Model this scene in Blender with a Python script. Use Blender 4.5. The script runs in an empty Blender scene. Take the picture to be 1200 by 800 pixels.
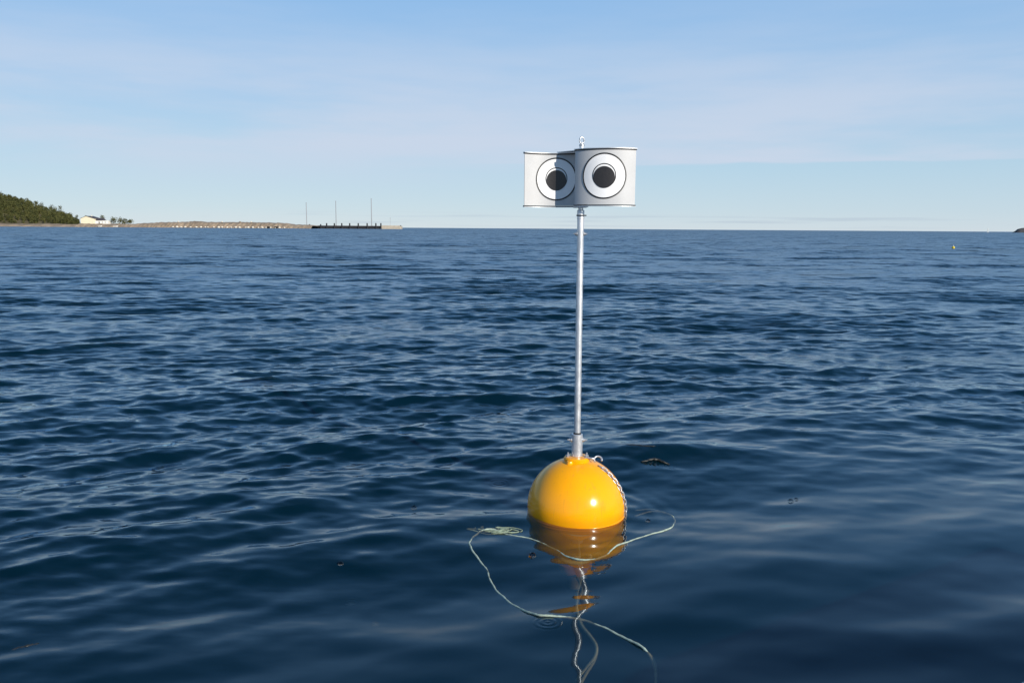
import bpy, math, random
import numpy as np
from mathutils import Vector, Matrix

random.seed(7)
SEED = 15
rng = np.random.default_rng(SEED)
D = bpy.data
sc = bpy.context.scene
col = sc.collection
R = math.radians

# ------------------------------------------------------------------ camera
FPX, W0, H0 = 950.0, 1200.0, 800.0
CAM_H, PITCH, ROLL = 1.60, 7.93, 0.385
cam_d = D.cameras.new('camera')
cam_d.sensor_width = 36.0
cam_d.lens = 36.0 * FPX / W0
cam_d.clip_start, cam_d.clip_end = 0.05, 200000.0
cam = D.objects.new('camera', cam_d)
col.objects.link(cam)
CAM_M = Matrix.Translation((0, 0, CAM_H)) @ Matrix.Rotation(R(90 - PITCH), 4, 'X') @ Matrix.Rotation(R(ROLL), 4, 'Z')
cam.matrix_world = CAM_M
sc.camera = cam

# ------------------------------------------------------------------ light
SUN_EL, SUN_AZ = 22.0, 140.0          # azimuth clockwise from +Y (the view direction)
sun_dir = Vector((math.sin(R(SUN_AZ)) * math.cos(R(SUN_EL)), math.cos(R(SUN_AZ)) * math.cos(R(SUN_EL)), math.sin(R(SUN_EL))))
sun_d = D.lights.new('sun', 'SUN')
sun_d.energy, sun_d.angle, sun_d.color = 4.9, R(0.53), (1.0, 0.93, 0.82)
sun = D.objects.new('sun', sun_d)
col.objects.link(sun)
sun.rotation_euler = sun_dir.to_track_quat('Z', 'Y').to_euler()

world = D.worlds.new('World')
sc.world = world
world.use_nodes = True
wt = world.node_tree
wt.nodes.clear()


def nd(t, kind, **kw):
    n = t.nodes.new(kind)
    for k, v in kw.items():
        if k.startswith('in_'):
            n.inputs[int(k[3:])].default_value = v
        else:
            setattr(n, k, v)
    return n


def mth(t, op, a, b=None, c=None, clamp=False):
    n = t.nodes.new('ShaderNodeMath')
    n.operation = op
    n.use_clamp = clamp
    for i, v in enumerate((a, b, c)):
        if v is None:
            continue
        if isinstance(v, (int, float)):
            n.inputs[i].default_value = v
        else:
            t.links.new(v, n.inputs[i])
    return n.outputs[0]


def sstep(t, x, a, b):
    n = t.nodes.new('ShaderNodeMapRange')
    n.interpolation_type = 'SMOOTHSTEP'
    n.inputs[1].default_value, n.inputs[2].default_value = a, b
    t.links.new(x, n.inputs[0])
    return n.outputs[0]


sky = nd(wt, 'ShaderNodeTexSky', sky_type='NISHITA', sun_disc=False)
sky.sun_elevation, sky.sun_rotation = R(SUN_EL), R(SUN_AZ)
sky.altitude, sky.air_density, sky.dust_density, sky.ozone_density = 0, 1.0, 0.1, 2.2
tc = nd(wt, 'ShaderNodeTexCoord')
sep = nd(wt, 'ShaderNodeSeparateXYZ')
wt.links.new(tc.outputs['Generated'], sep.inputs[0])
el = mth(wt, 'ARCSINE', sep.outputs[2])
# thin high cloud: a wide veil of drawn-out cirrus, and low streaks far out over the sea
map1 = nd(wt, 'ShaderNodeMapping')
map1.inputs['Scale'].default_value = (1.3, 1.3, 9.0)
wt.links.new(tc.outputs['Generated'], map1.inputs[0])
n1 = nd(wt, 'ShaderNodeTexNoise')
n1.inputs['Scale'].default_value, n1.inputs['Detail'].default_value, n1.inputs['Roughness'].default_value = 1.6, 5, 0.55
wt.links.new(map1.outputs[0], n1.inputs[0])
edge = mth(wt, 'MULTIPLY_ADD', n1.outputs[0], 0.030, 0.060)          # lower rim of the veil
rim_h = sstep(wt, mth(wt, 'SUBTRACT', el, edge), -0.0012, 0.0022)
rim_s = sstep(wt, mth(wt, 'SUBTRACT', el, edge), -0.055, 0.03)
soft = sstep(wt, sep.outputs[0], -0.15, 0.22)
rim = mth(wt, 'ADD', mth(wt, 'MULTIPLY', rim_h, soft), mth(wt, 'MULTIPLY', rim_s, mth(wt, 'SUBTRACT', 1.0, soft)))
top = mth(wt, 'SUBTRACT', 1.0, sstep(wt, el, 0.07, 0.30))
veil = mth(wt, 'MULTIPLY', mth(wt, 'MULTIPLY', rim, top), sstep(wt, n1.outputs[0], 0.30, 0.62))
veil = mth(wt, 'MULTIPLY', veil, 0.84)
map2 = nd(wt, 'ShaderNodeMapping')
map2.inputs['Scale'].default_value = (5.0, 5.0, 230.0)
wt.links.new(tc.outputs['Generated'], map2.inputs[0])
n2 = nd(wt, 'ShaderNodeTexNoise')
n2.inputs['Scale'].default_value, n2.inputs['Detail'].default_value = 1.0, 4
wt.links.new(map2.outputs[0], n2.inputs[0])
lowband = mth(wt, 'MULTIPLY', sstep(wt, el, 0.001, 0.005), mth(wt, 'SUBTRACT', 1.0, sstep(wt, el, 0.010, 0.022)))
streak = mth(wt, 'MULTIPLY', mth(wt, 'MULTIPLY', sstep(wt, n2.outputs[0], 0.5, 0.68), lowband), 0.5)
# sea haze: pale at the horizon, clearing to blue with height, the same all round
hz = mth(wt, 'MULTIPLY_ADD', sstep(wt, el, 0.25, 1.1), -0.5, 0.88)
hr_ = nd(wt, 'ShaderNodeValToRGB')
cr = hr_.color_ramp
cr.elements[0].position, cr.elements[0].color = 0.0, (0.555, 0.66, 0.75, 1)
cr.elements[1].position, cr.elements[1].color = 0.85, (0.09, 0.24, 0.47, 1)
for p_, c_ in ((0.022, (0.50, 0.635, 0.745)), (0.070, (0.43, 0.60, 0.745)), (0.16, (0.37, 0.545, 0.76)), (0.30, (0.235, 0.45, 0.76)), (0.5, (0.15, 0.35, 0.67))):
    e_ = cr.elements.new(p_)
    e_.color = (*c_, 1)
wt.links.new(mth(wt, 'ABSOLUTE', el), hr_.inputs[0])
hx = nd(wt, 'ShaderNodeVectorMath', operation='SCALE')
hx.inputs["Scale"].default_value = 10.0
wt.links.new(hr_.outputs[0], hx.inputs[0])
hsv = nd(wt, 'ShaderNodeHueSaturation')
hsv.inputs['Saturation'].default_value, hsv.inputs['Value'].default_value = 1.30, 0.90
wt.links.new(sky.outputs[0], hsv.inputs['Color'])
mx0 = nd(wt, 'ShaderNodeMix', data_type='RGBA')
wt.links.new(hz, mx0.inputs[0])
wt.links.new(hsv.outputs[0], mx0.inputs[6])
wt.links.new(hx.outputs[0], mx0.inputs[7])
mx1 = nd(wt, 'ShaderNodeMix', data_type='RGBA')
wt.links.new(veil, mx1.inputs[0])
wt.links.new(mx0.outputs[2], mx1.inputs[6])
mx1.inputs[7].default_value = (5.55, 6.15, 7.35, 1)
mx2 = nd(wt, 'ShaderNodeMix', data_type='RGBA')
wt.links.new(streak, mx2.inputs[0])
wt.links.new(mx1.outputs[2], mx2.inputs[6])
mx2.inputs[7].default_value = (3.9, 4.7, 5.7, 1)
bg = nd(wt, 'ShaderNodeBackground')
bg.inputs[1].default_value = 0.10
wt.links.new(mx2.outputs[2], bg.inputs[0])
wo = nd(wt, 'ShaderNodeOutputWorld')
wt.links.new(bg.outputs[0], wo.inputs[0])

sc.view_settings.view_transform = 'Standard'
sc.view_settings.look = 'None'
sc.view_settings.exposure = 0.15
sc.view_settings.gamma = 1.0
sc.render.engine = 'CYCLES'
sc.cycles.use_denoising = True
sc.cycles.max_bounces = 8
sc.cycles.transparent_max_bounces = 8
sc.cycles.caustics_reflective = False
sc.cycles.caustics_refractive = False


# ------------------------------------------------------------------ helpers
def ray(px, py):
    d = Vector(((px - W0 / 2) / FPX, -(py - H0 / 2) / FPX, -1.0))
    return (CAM_M.to_3x3() @ d).normalized()


def on_water(px, py, z=0.0):
    d = ray(px, py)
    t = (z - CAM_H) / d.z
    return Vector((d.x * t, d.y * t, z))


def at_y(px, py, y):
    d = ray(px, py)
    t = y / d.y
    return Vector((d.x * t, y, CAM_H + d.z * t))


def material(name, color, rough=0.5, metal=0.0, var=0.0, scale=5.0, spec=0.5, bump=0.0, coat=0.0):
    m = D.materials.new(name)
    m.use_nodes = True
    t = m.node_tree
    b = t.nodes['Principled BSDF']
    b.inputs['Base Color'].default_value = (*color, 1)
    b.inputs['Roughness'].default_value = rough
    b.inputs['Metallic'].default_value = metal
    b.inputs['Specular IOR Level'].default_value = spec
    b.inputs['Coat Weight'].default_value = coat
    if var > 0 or bump > 0:
        co = nd(t, 'ShaderNodeTexCoord')
        n = nd(t, 'ShaderNodeTexNoise')
        n.inputs['Scale'].default_value, n.inputs['Detail'].default_value, n.inputs['Roughness'].default_value = scale, 6, 0.6
        t.links.new(co.outputs['Object'], n.inputs[0])
        if var > 0:
            r = nd(t, 'ShaderNodeValToRGB')
            r.color_ramp.elements[0].position, r.color_ramp.elements[1].position = 0.3, 0.7
            r.color_ramp.elements[0].color = (*[c * (1 - var) for c in color], 1)
            r.color_ramp.elements[1].color = (*[min(1, c * (1 + var)) for c in color], 1)
            t.links.new(n.outputs[0], r.inputs[0])
            t.links.new(r.outputs[0], b.inputs['Base Color'])
            t.links.new(mth(t, 'MULTIPLY_ADD', n.outputs[0], 0.25, max(0.02, rough - 0.12)), b.inputs['Roughness'])
        if bump > 0:
            bp = nd(t, 'ShaderNodeBump')
            bp.inputs['Strength'].default_value, bp.inputs['Distance'].default_value = 1.0, bump
            t.links.new(n.outputs[0], bp.inputs['Height'])
            t.links.new(bp.outputs[0], b.inputs['Normal'])
    return m


class MB:
    """collects shapes for one mesh"""

    def __init__(self):
        self.v, self.f = [], []

    def add(self, vs, fs):
        o = len(self.v)
        self.v += [tuple(p) for p in vs]
        self.f += [tuple(i + o for i in f) for f in fs]
        return self

    def box(self, c, s, rz=0.0):
        cx, cy, cz = c
        hx, hy, hz = s[0] / 2, s[1] / 2, s[2] / 2
        ca, sa = math.cos(rz), math.sin(rz)
        vs = []
        for z in (-hz, hz):
            for x, y in ((-hx, -hy), (hx, -hy), (hx, hy), (-hx, hy)):
                vs.append((cx + x * ca - y * sa, cy + x * sa + y * ca, cz + z))
        return self.add(vs, [(3, 2, 1, 0), (4, 5, 6, 7), (0, 1, 5, 4), (1, 2, 6, 5), (2, 3, 7, 6), (3, 0, 4, 7)])

    def lathe(self, prof, c=(0, 0, 0), n=32, cap=True):
        vs, fs = [], []
        for r, z in prof:
            for k in range(n):
                a = 2 * math.pi * k / n
                vs.append((c[0] + r * math.cos(a), c[1] + r * math.sin(a), c[2] + z))
        for i in range(len(prof) - 1):
            for k in range(n):
                k2 = (k + 1) % n
                fs.append((i * n + k, i * n + k2, (i + 1) * n + k2, (i + 1) * n + k))
        if cap:
            fs.append(tuple(range(n - 1, -1, -1)))
            m = (len(prof) - 1) * n
            fs.append(tuple(range(m, m + n)))
        return self.add(vs, fs)

    def tube(self, pts, rad, n=8, closed=False):
        pts = [Vector(p) for p in pts]
        rads = rad if isinstance(rad, (list, tuple)) else [rad] * len(pts)
        N = len(pts)
        vs, fs = [], []
        up = Vector((0, 0, 1))
        for i, p in enumerate(pts):
            a = pts[(i - 1) % N] if (closed or i > 0) else p
            b = pts[(i + 1) % N] if (closed or i < N - 1) else p
            t = (b - a).normalized()
            s = t.cross(up)
            if s.length < 1e-3:
                s = t.cross(Vector((0, 1, 0)))
            s.normalize()
            u = s.cross(t)
            for k in range(n):
                an = 2 * math.pi * k / n
                vs.append(p + (s * math.cos(an) + u * math.sin(an)) * rads[i])
        for i in range(N if closed else N - 1):
            j = (i + 1) % N
            for k in range(n):
                k2 = (k + 1) % n
                fs.append((i * n + k, i * n + k2, j * n + k2, j * n + k))
        if not closed:
            fs.append(tuple(range(n - 1, -1, -1)))
            fs.append(tuple(range((N - 1) * n, N * n)))
        return self.add(vs, fs)

    def build(self, name, mat, parent=None, smooth=False, loc=None):
        me = D.meshes.new(name)
        me.from_pydata(self.v, [], self.f)
        me.validate()
        if mat:
            me.materials.append(mat)
        if smooth:
            me.shade_smooth()
            if smooth != 'all':
                me.set_sharp_from_angle(angle=R(40))
        o = D.objects.new(name, me)
        col.objects.link(o)
        if parent:
            o.parent = parent
        if loc is not None:
            o.location = loc
        return o


def tag(o, label=None, cat=None, group=None, kind=None):
    for k, v in (('label', label), ('category', cat), ('group', group), ('kind', kind)):
        if v:
            o[k] = v
    return o


def empty(name, loc, label, cat, group=None, rz=0.0):
    o = D.objects.new(name, None)
    o.empty_display_size = 0.2
    col.objects.link(o)
    o.location = loc
    o.rotation_euler.z = rz
    return tag(o, label, cat, group)


def spline(pts, n):
    """Catmull-Rom through pts"""
    P = [Vector(p) for p in pts]
    P = [P[0] * 2 - P[1]] + P + [P[-1] * 2 - P[-2]]
    out = []
    for i in range(1, len(P) - 2):
        for k in range(n):
            t = k / n
            a, b, c, d = P[i - 1], P[i], P[i + 1], P[i + 2]
            out.append(0.5 * ((2 * b) + (c - a) * t + (2 * a - 5 * b + 4 * c - d) * t * t + (3 * b - a - 3 * c + d) * t ** 3))
    out.append(P[-2])
    return out


# ------------------------------------------------------------------ the sea
BUOY = on_water(675.0, 592.5)


def sm(x, a, b):
    t = np.clip((x - a) / (b - a), 0, 1)
    return t * t * (3 - 2 * t)


OCT = [  # wavelength from, to, rms slope, spread (degrees), mean travel direction (degrees from +X)
    (3.4, 7.0, 0.018, 14, -76),
    (1.9, 3.4, 0.028, 17, -73),
    (1.0, 1.9, 0.048, 20, -73),
    (0.55, 1.0, 0.062, 23, -75),
    (0.30, 0.55, 0.100, 26, -77),
    (0.16, 0.30, 0.112, 29, -79),
    (0.09, 0.16, 0.088, 33, -81),
]
NC = 26
comps = []
for oi, (la, lb, slope, spread, mean) in enumerate(OCT):
    for k in range(NC):
        lam = la * (lb / la) ** ((k + rng.random()) / NC)
        th = R(mean + rng.normal() * spread)
        kk = 2 * math.pi / lam
        comps.append((kk, math.cos(th), math.sin(th), slope * math.sqrt(2.0 / NC) / kk, rng.random() * 2 * math.pi, oi, lam))


def calm(x, y):
    """lee of the boat: short waves die down close to it, most of all on its right"""
    d = np.sqrt((x * 0.8) ** 2 + y ** 2) + np.clip(-x, -2.4, 2.2) * 0.75
    return sm(d, 2.8, 7.5)


def waves(x, y, spacing):
    """x, y float arrays; spacing: local mesh size, shorter waves fade out"""
    dx, dy, z = np.zeros_like(x), np.zeros_like(x), np.zeros_like(x)
    c = calm(x, y)
    fade = [lo + (1 - lo) * c for lo in (0.9, 0.85, 0.72, 0.42, 0.22, 0.11, 0.05)]
    for kk, cx, cy, A, ph, oi, lam in comps:
        w = 1.0 - sm(spacing, lam / 3.8, lam / 2.2)
        if not np.any(w > 0):
            continue
        a = A * w * fade[oi]
        p = kk * (x * cx + y * cy) + ph
        s, co = np.sin(p), np.cos(p)
        z += a * co
        q = 0.75
        dx -= q * a * cx * s
        dy -= q * a * cy * s
    # ripples going out from the bobbing float
    rb = np.sqrt((x - BUOY.x) ** 2 + (y - BUOY.y) ** 2)
    z += 0.0011 * np.sin(rb * 58 + 1.2 * np.sin(3 * np.arctan2(y - BUOY.y, x - BUOY.x))) * (0.55 + 0.45 * np.cos(np.arctan2(y - BUOY.y, x - BUOY.x) - 0.5)) * np.exp(-((rb - 0.46) / 0.16) ** 2) * (1 - sm(spacing, 0.02, 0.05))
    # a steeper swell behind the float
    q = on_water(775, 532)
    z += 0.045 * np.exp(-((x - q.x) / 0.75) ** 2 - ((y - q.y - 0.12 * (x - q.x)) / 0.22) ** 2)
    return dx, dy, z


def wpoint(x, y):
    a, b = np.array([x]), np.array([y])
    dx, dy, z = waves(a, b, np.array([0.02]))
    return Vector((x + dx[0], y + dy[0], z[0]))


dense = np.arange(-43, 43.001, 0.1)
outer = np.arange(43, 317, 3.4)[1:]
theta = np.radians(np.concatenate([dense, outer]))
rad = [0.3]
while rad[-1] < 1.3:
    rad.append(rad[-1] + 0.06)
while rad[-1] < 40:
    rad.append(rad[-1] * (1.0062 if rad[-1] < 4 or rad[-1] > 26 else 1.0044))
while rad[-1] < 420:
    rad.append(rad[-1] + 0.24 * (rad[-1] / 40) ** 0.55)
g = 1.003
while rad[-1] < 90000:
    g = min(1.09, g * 1.02)
    rad.append(rad[-1] * g)
rad = np.array(rad)
nr, nt = len(rad), len(theta)
X = (rad[:, None] * np.sin(theta)[None, :]).astype(np.float32)
Y = (rad[:, None] * np.cos(theta)[None, :]).astype(np.float32)
Z = np.zeros_like(X)
DX, DY = np.zeros_like(X), np.zeros_like(X)
step = np.gradient(rad)
nd_ = len(dense)
far_row = int(np.searchsorted(rad, 700))
for a0 in range(0, far_row, 60):
    a1 = min(far_row, a0 + 60)
    for c0, c1, ang in ((0, nd_, R(0.1)), (nd_, nt, R(3.4))):
        sp = np.maximum(step[a0:a1], rad[a0:a1] * ang).astype(np.float32)[:, None] * np.ones((1, c1 - c0), np.float32)
        dx, dy, z = waves(X[a0:a1, c0:c1], Y[a0:a1, c0:c1], sp)
        DX[a0:a1, c0:c1], DY[a0:a1, c0:c1], Z[a0:a1, c0:c1] = dx, dy, z
# how much of the short chop the mesh leaves out at each point: rms slope for the shader's ripples
sub = np.zeros_like(X)
cal = calm(X, Y)
for oi, (la, lb, slope, _, _) in enumerate(OCT):
    lam = math.sqrt(la * lb)
    w = 1.0 - sm(np.maximum(step, rad * R(0.1)), lam / 3.8, lam / 2.2)
    sub += ((1 - w[:, None]) * slope) ** 2
sub = np.sqrt(sub) * (0.1 + 0.9 * cal)
fine = 0.04 + 0.96 * cal

idx = np.arange(nr * nt).reshape(nr, nt)
nxt = np.roll(idx, -1, axis=1)
quads = np.stack([idx[:-1], idx[1:], nxt[1:], nxt[:-1]], axis=-1).reshape(-1, 4)[:, ::-1]
nv = nr * nt
co = np.stack([X + DX, Y + DY, Z], axis=-1).reshape(-1, 3)
me = D.meshes.new('sea')
me.vertices.add(nv)
me.vertices.foreach_set('co', co.ravel().astype(np.float32))
nq = len(quads)
me.loops.add(nq * 4)
me.loops.foreach_set('vertex_index', quads.ravel().astype(np.int32))
me.polygons.add(nq)
me.polygons.foreach_set('loop_start', np.arange(0, nq * 4, 4, dtype=np.int32))
me.update(calc_edges=True)
for nm, arr in (('sub_slope', sub), ('fine_slope', fine)):
    at = me.attributes.new(nm, 'FLOAT', 'POINT')
    at.data.foreach_set('value', arr.ravel().astype(np.float32))
me.shade_smooth()

wm = D.materials.new('sea_water')
wm.use_nodes = True
t = wm.node_tree
t.nodes.clear()
geo = nd(t, 'ShaderNodeNewGeometry')
a_sub = nd(t, 'ShaderNodeAttribute', attribute_name='sub_slope')
a_fin = nd(t, 'ShaderNodeAttribute', attribute_name='fine_slope')


def slope_noise(scale, stretch, detail=2.0, off=0.0):
    mp = nd(t, 'ShaderNodeMapping')
    mp.inputs['Location'].default_value = (off, off * 1.7, 0)
    mp.inputs['Rotation'].default_value = (0, 0, R(-14))
    mp.inputs['Scale'].default_value = (scale * stretch, scale, 0)
    t.links.new(geo.outputs['Position'], mp.inputs[0])
    n = nd(t, 'ShaderNodeTexNoise')
    n.inputs['Scale'].default_value, n.inputs['Detail'].default_value = 1.0, detail
    t.links.new(mp.outputs[0], n.inputs[0])
    s = nd(t, 'ShaderNodeVectorMath', operation='SUBTRACT')
    t.links.new(n.outputs['Color'], s.inputs[0])
    s.inputs[1].default_value = (0.5, 0.5, 0.5)
    m = nd(t, 'ShaderNodeVectorMath', operation='MULTIPLY')
    t.links.new(s.outputs[0], m.inputs[0])
    m.inputs[1].default_value = (0.7, 1.0, 0.0)
    return m.outputs[0]


def vscale(v, f):
    n = nd(t, 'ShaderNodeVectorMath', operation='SCALE')
    t.links.new(v, n.inputs[0])
    if isinstance(f, (int, float)):
        n.inputs['Scale'].default_value = f
    else:
        t.links.new(f, n.inputs['Scale'])
    return n.outputs[0]


def vadd(a, b):
    n = nd(t, 'ShaderNodeVectorMath', operation='ADD')
    t.links.new(a, n.inputs[0])
    t.links.new(b, n.inputs[1])
    return n.outputs[0]


big = slope_noise(3.4, 0.30, 4.0)
tiny = slope_noise(14.0, 0.36, 3.0, 3.3)
gust = slope_noise(0.42, 0.38, 4.0, 7.7)
vec = vadd(vscale(big, mth(t, 'MULTIPLY', a_sub.outputs['Fac'], 5.5)), vscale(tiny, mth(t, 'MULTIPLY', a_fin.outputs['Fac'], 0.60)))
vec = vadd(vec, vscale(gust, mth(t, 'MULTIPLY', a_sub.outputs['Fac'], 6.5)))
# small rings where drops have fallen
for px, py, rr in ((642, 727, 0.085), (411, 694, 0.05), (440, 721, 0.03), (585, 562, 0.10)):
    c = on_water(px, py)
    s = nd(t, 'ShaderNodeVectorMath', operation='SUBTRACT')
    t.links.new(geo.outputs['Position'], s.inputs[0])
    s.inputs[1].default_value = c
    m = nd(t, 'ShaderNodeVectorMath', operation='MULTIPLY')
    t.links.new(s.outputs[0], m.inputs[0])
    m.inputs[1].default_value = (1, 1, 0)
    ln = nd(t, 'ShaderNodeVectorMath', operation='LENGTH')
    t.links.new(m.outputs[0], ln.inputs[0])
    nm = nd(t, 'ShaderNodeVectorMath', operation='NORMALIZE')
    t.links.new(m.outputs[0], nm.inputs[0])
    w = mth(t, 'SINE', mth(t, 'MULTIPLY', ln.outputs['Value'], 2 * math.pi * 3.2 / rr))
    env = mth(t, 'MULTIPLY', mth(t, 'SUBTRACT', 1.0, sstep(t, ln.outputs['Value'], rr * 0.5, rr)), 0.10)
    vec = vadd(vec, vscale(nm.outputs[0], mth(t, 'MULTIPLY', w, env)))
nrm = nd(t, 'ShaderNodeVectorMath', operation='NORMALIZE')
t.links.new(vadd(geo.outputs['Normal'], vec), nrm.inputs[0])
# reflectance of a sea with unresolved slopes: the facets one sees are tilted, so it never quite reaches one
dt = nd(t, 'ShaderNodeVectorMath', operation='DOT_PRODUCT')
t.links.new(nrm.outputs[0], dt.inputs[0])
t.links.new(geo.outputs['Incoming'], dt.inputs[1])
sg = mth(t, 'MULTIPLY_ADD', a_sub.outputs['Fac'], 0.50, 0.02)
ce = mth(t, 'SQRT', mth(t, 'ADD', mth(t, 'MULTIPLY', dt.outputs['Value'], dt.outputs['Value']), mth(t, 'MULTIPLY', sg, sg)))
ce = mth(t, 'MINIMUM', ce, 1.0)
fres = mth(t, 'MULTIPLY_ADD', mth(t, 'POWER', mth(t, 'SUBTRACT', 1.0, ce), 5.0), 0.98, 0.02)
gl = nd(t, 'ShaderNodeBsdfAnisotropic')
t.links.new(mth(t, 'MULTIPLY_ADD', a_sub.outputs['Fac'], 1.5, 0.018), gl.inputs['Roughness'])
gl.inputs['Color'].default_value = (0.80, 0.92, 1.0, 1)
t.links.new(nrm.outputs[0], gl.inputs['Normal'])
tr = nd(t, 'ShaderNodeBsdfTransparent')
tr.inputs[0].default_value = (0.93, 0.80, 0.66, 1)
df = nd(t, 'ShaderNodeBsdfDiffuse')
df.inputs[0].default_value = (0.004, 0.082, 0.155, 1)
body = nd(t, 'ShaderNodeMixShader')
body.inputs[0].default_value = 0.12
rf_ = nd(t, 'ShaderNodeBsdfRefraction')
rf_.inputs['Color'].default_value = (0.92, 0.82, 0.68, 1)
rf_.inputs['IOR'].default_value = 1.333
rf_.inputs['Roughness'].default_value = 0.0
t.links.new(nrm.outputs[0], rf_.inputs['Normal'])
thru = nd(t, 'ShaderNodeMixShader')
thru.inputs[0].default_value = 0.5
t.links.new(tr.outputs[0], thru.inputs[1])
t.links.new(rf_.outputs[0], thru.inputs[2])
t.links.new(thru.outputs[0], body.inputs[1])
t.links.new(df.outputs[0], body.inputs[2])
surf = nd(t, 'ShaderNodeMixShader')
t.links.new(fres, surf.inputs[0])
t.links.new(body.outputs[0], surf.inputs[1])
t.links.new(gl.outputs[0], surf.inputs[2])
va = nd(t, 'ShaderNodeVolumeAbsorption')
va.inputs['Color'].default_value = (0.58, 0.62, 0.50, 1)
va.inputs['Density'].default_value = 0.7
wout = nd(t, 'ShaderNodeOutputMaterial')
t.links.new(surf.outputs[0], wout.inputs['Surface'])
t.links.new(va.outputs[0], wout.inputs['Volume'])
me.materials.append(wm)
sea = D.objects.new('sea', me)
col.objects.link(sea)
tag(sea, kind='structure')

sb_m = material('seabed', (0.035, 0.05, 0.05), 0.9, var=0.3, scale=0.3)
sb = MB().add([(-90000, -90000, -7), (90000, -90000, -7), (90000, 90000, -7), (-90000, 90000, -7)], [(0, 1, 2, 3)]).build('seabed', sb_m)
tag(sb, kind='structure')

# ------------------------------------------------------------------ eye buoy
m_yel = material('buoy_yellow', (0.93, 0.375, 0.001), 0.27, var=0.04, scale=7, spec=0.4)
m_alu = material('aluminium', (0.66, 0.67, 0.69), 0.42, metal=0.7, var=0.15, scale=22)
m_galv = material('galvanised_steel', (0.52, 0.53, 0.55), 0.42, metal=0.8, var=0.2, scale=60)
m_panel = material('panel_grey', (0.50, 0.505, 0.515), 0.50, metal=0.0, var=0.06, scale=9)
m_white = material('eye_white', (0.84, 0.84, 0.85), 0.45, var=0.02, scale=25)
m_black = material('print_black', (0.012, 0.012, 0.013), 0.4)
m_pupil = material('pupil_black', (0.022, 0.019, 0.019), 0.35, var=0.3, scale=180)
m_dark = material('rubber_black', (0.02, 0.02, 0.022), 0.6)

t_ = m_yel.node_tree
b_ = t_.nodes['Principled BSDF']
co_ = nd(t_, 'ShaderNodeTexCoord')
mp_ = nd(t_, 'ShaderNodeMapping')
mp_.inputs['Scale'].default_value = (26, 26, 3.0)
t_.links.new(co_.outputs['Object'], mp_.inputs[0])
ns_ = nd(t_, 'ShaderNodeTexNoise')
ns_.inputs['Scale'].default_value, ns_.inputs['Detail'].default_value, ns_.inputs['Roughness'].default_value = 1.0, 8, 0.7
t_.links.new(mp_.outputs[0], ns_.inputs[0])
scuff = sstep(t_, ns_.outputs[0], 0.54, 0.68)
mxs = nd(t_, 'ShaderNodeMix', data_type='RGBA')
t_.links.new(mth(t_, 'MULTIPLY', scuff, 0.42), mxs.inputs[0])
t_.links.new(b_.inputs['Base Color'].links[0].from_socket, mxs.inputs[6])
mxs.inputs[7].default_value = (0.62, 0.27, 0.02, 1)
# a thin line of slime where the sea washes it
sz_ = nd(t_, 'ShaderNodeSeparateXYZ')
t_.links.new(co_.outputs['Object'], sz_.inputs[0])
zn_ = mth(t_, 'MULTIPLY_ADD', ns_.outputs[0], 0.05, mth(t_, 'ADD', sz_.outputs[2], -0.03))
slime = mth(t_, 'MULTIPLY', mth(t_, 'SUBTRACT', 1.0, sstep(t_, zn_, -0.02, 0.03)), 0.30)
mxs2 = nd(t_, 'ShaderNodeMix', data_type='RGBA')
t_.links.new(slime, mxs2.inputs[0])
t_.links.new(mxs.outputs[2], mxs2.inputs[6])
mxs2.inputs[7].default_value = (0.42, 0.18, 0.01, 1)
t_.links.new(mxs2.outputs[2], b_.inputs['Base Color'])
t_.links.new(mth(t_, 'MULTIPLY_ADD', ns_.outputs[0], 0.20, 0.07), b_.inputs['Roughness'])

wl = wpoint(BUOY.x, BUOY.y)
root = empty('eye_buoy', (BUOY.x, BUOY.y, 0), 'yellow spherical buoy with a silver pole carrying two curved eye panels', 'buoy')
# scale at the buoy
RB = 0.284
S = (at_y(676, 300, BUOY.y) - at_y(676, 301, BUOY.y)).length      # metres per pixel on the pole
ZC = 0.002
prof = []
for i in range(0, 45):
    a = -math.pi / 2 + math.pi * i / 44
    r, z = RB * math.cos(a), RB * math.sin(a)
    prof.append((max(r, 0.004), ZC + z))
body_f = MB().lathe(prof, n=64).build('float', m_yel, root, 'all')
# moulding ridges
for zz in (-0.035, -0.05):
    rr = math.sqrt(RB ** 2 - zz ** 2)
    MB().tube([(rr * math.cos(a), rr * math.sin(a), ZC + zz) for a in np.linspace(0, 2 * math.pi, 64, endpoint=False)], 0.004, 6, True).build('moulding_ridge', m_yel, body_f, 'all')
zt = ZC + RB
MB().lathe([(0.075, -0.018), (0.075, 0.004), (0.068, 0.012), (0.04, 0.014)], (0, 0, zt), 40).build('top_flange', m_yel, body_f, True)
MB().lathe([(0.019, -0.05), (0.021, -0.004), (0.016, 0.006)], (-0.045, -0.062, zt - 0.004), 20).build('lug', m_yel, body_f, True)
MB().lathe([(0.019, -0.05), (0.021, -0.004), (0.016, 0.006)], (0.05, 0.062, zt - 0.004), 20).build('lug', m_yel, body_f, True)
for bx, by in ((-0.052, -0.01), (0.056, -0.012), (0.0, 0.056)):
    MB().lathe([(0.011, 0.0), (0.011, 0.012), (0.005, 0.012), (0.005, 0.026)], (bx, by, zt + 0.012), 6).build('flange_bolt', m_galv, root)
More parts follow.
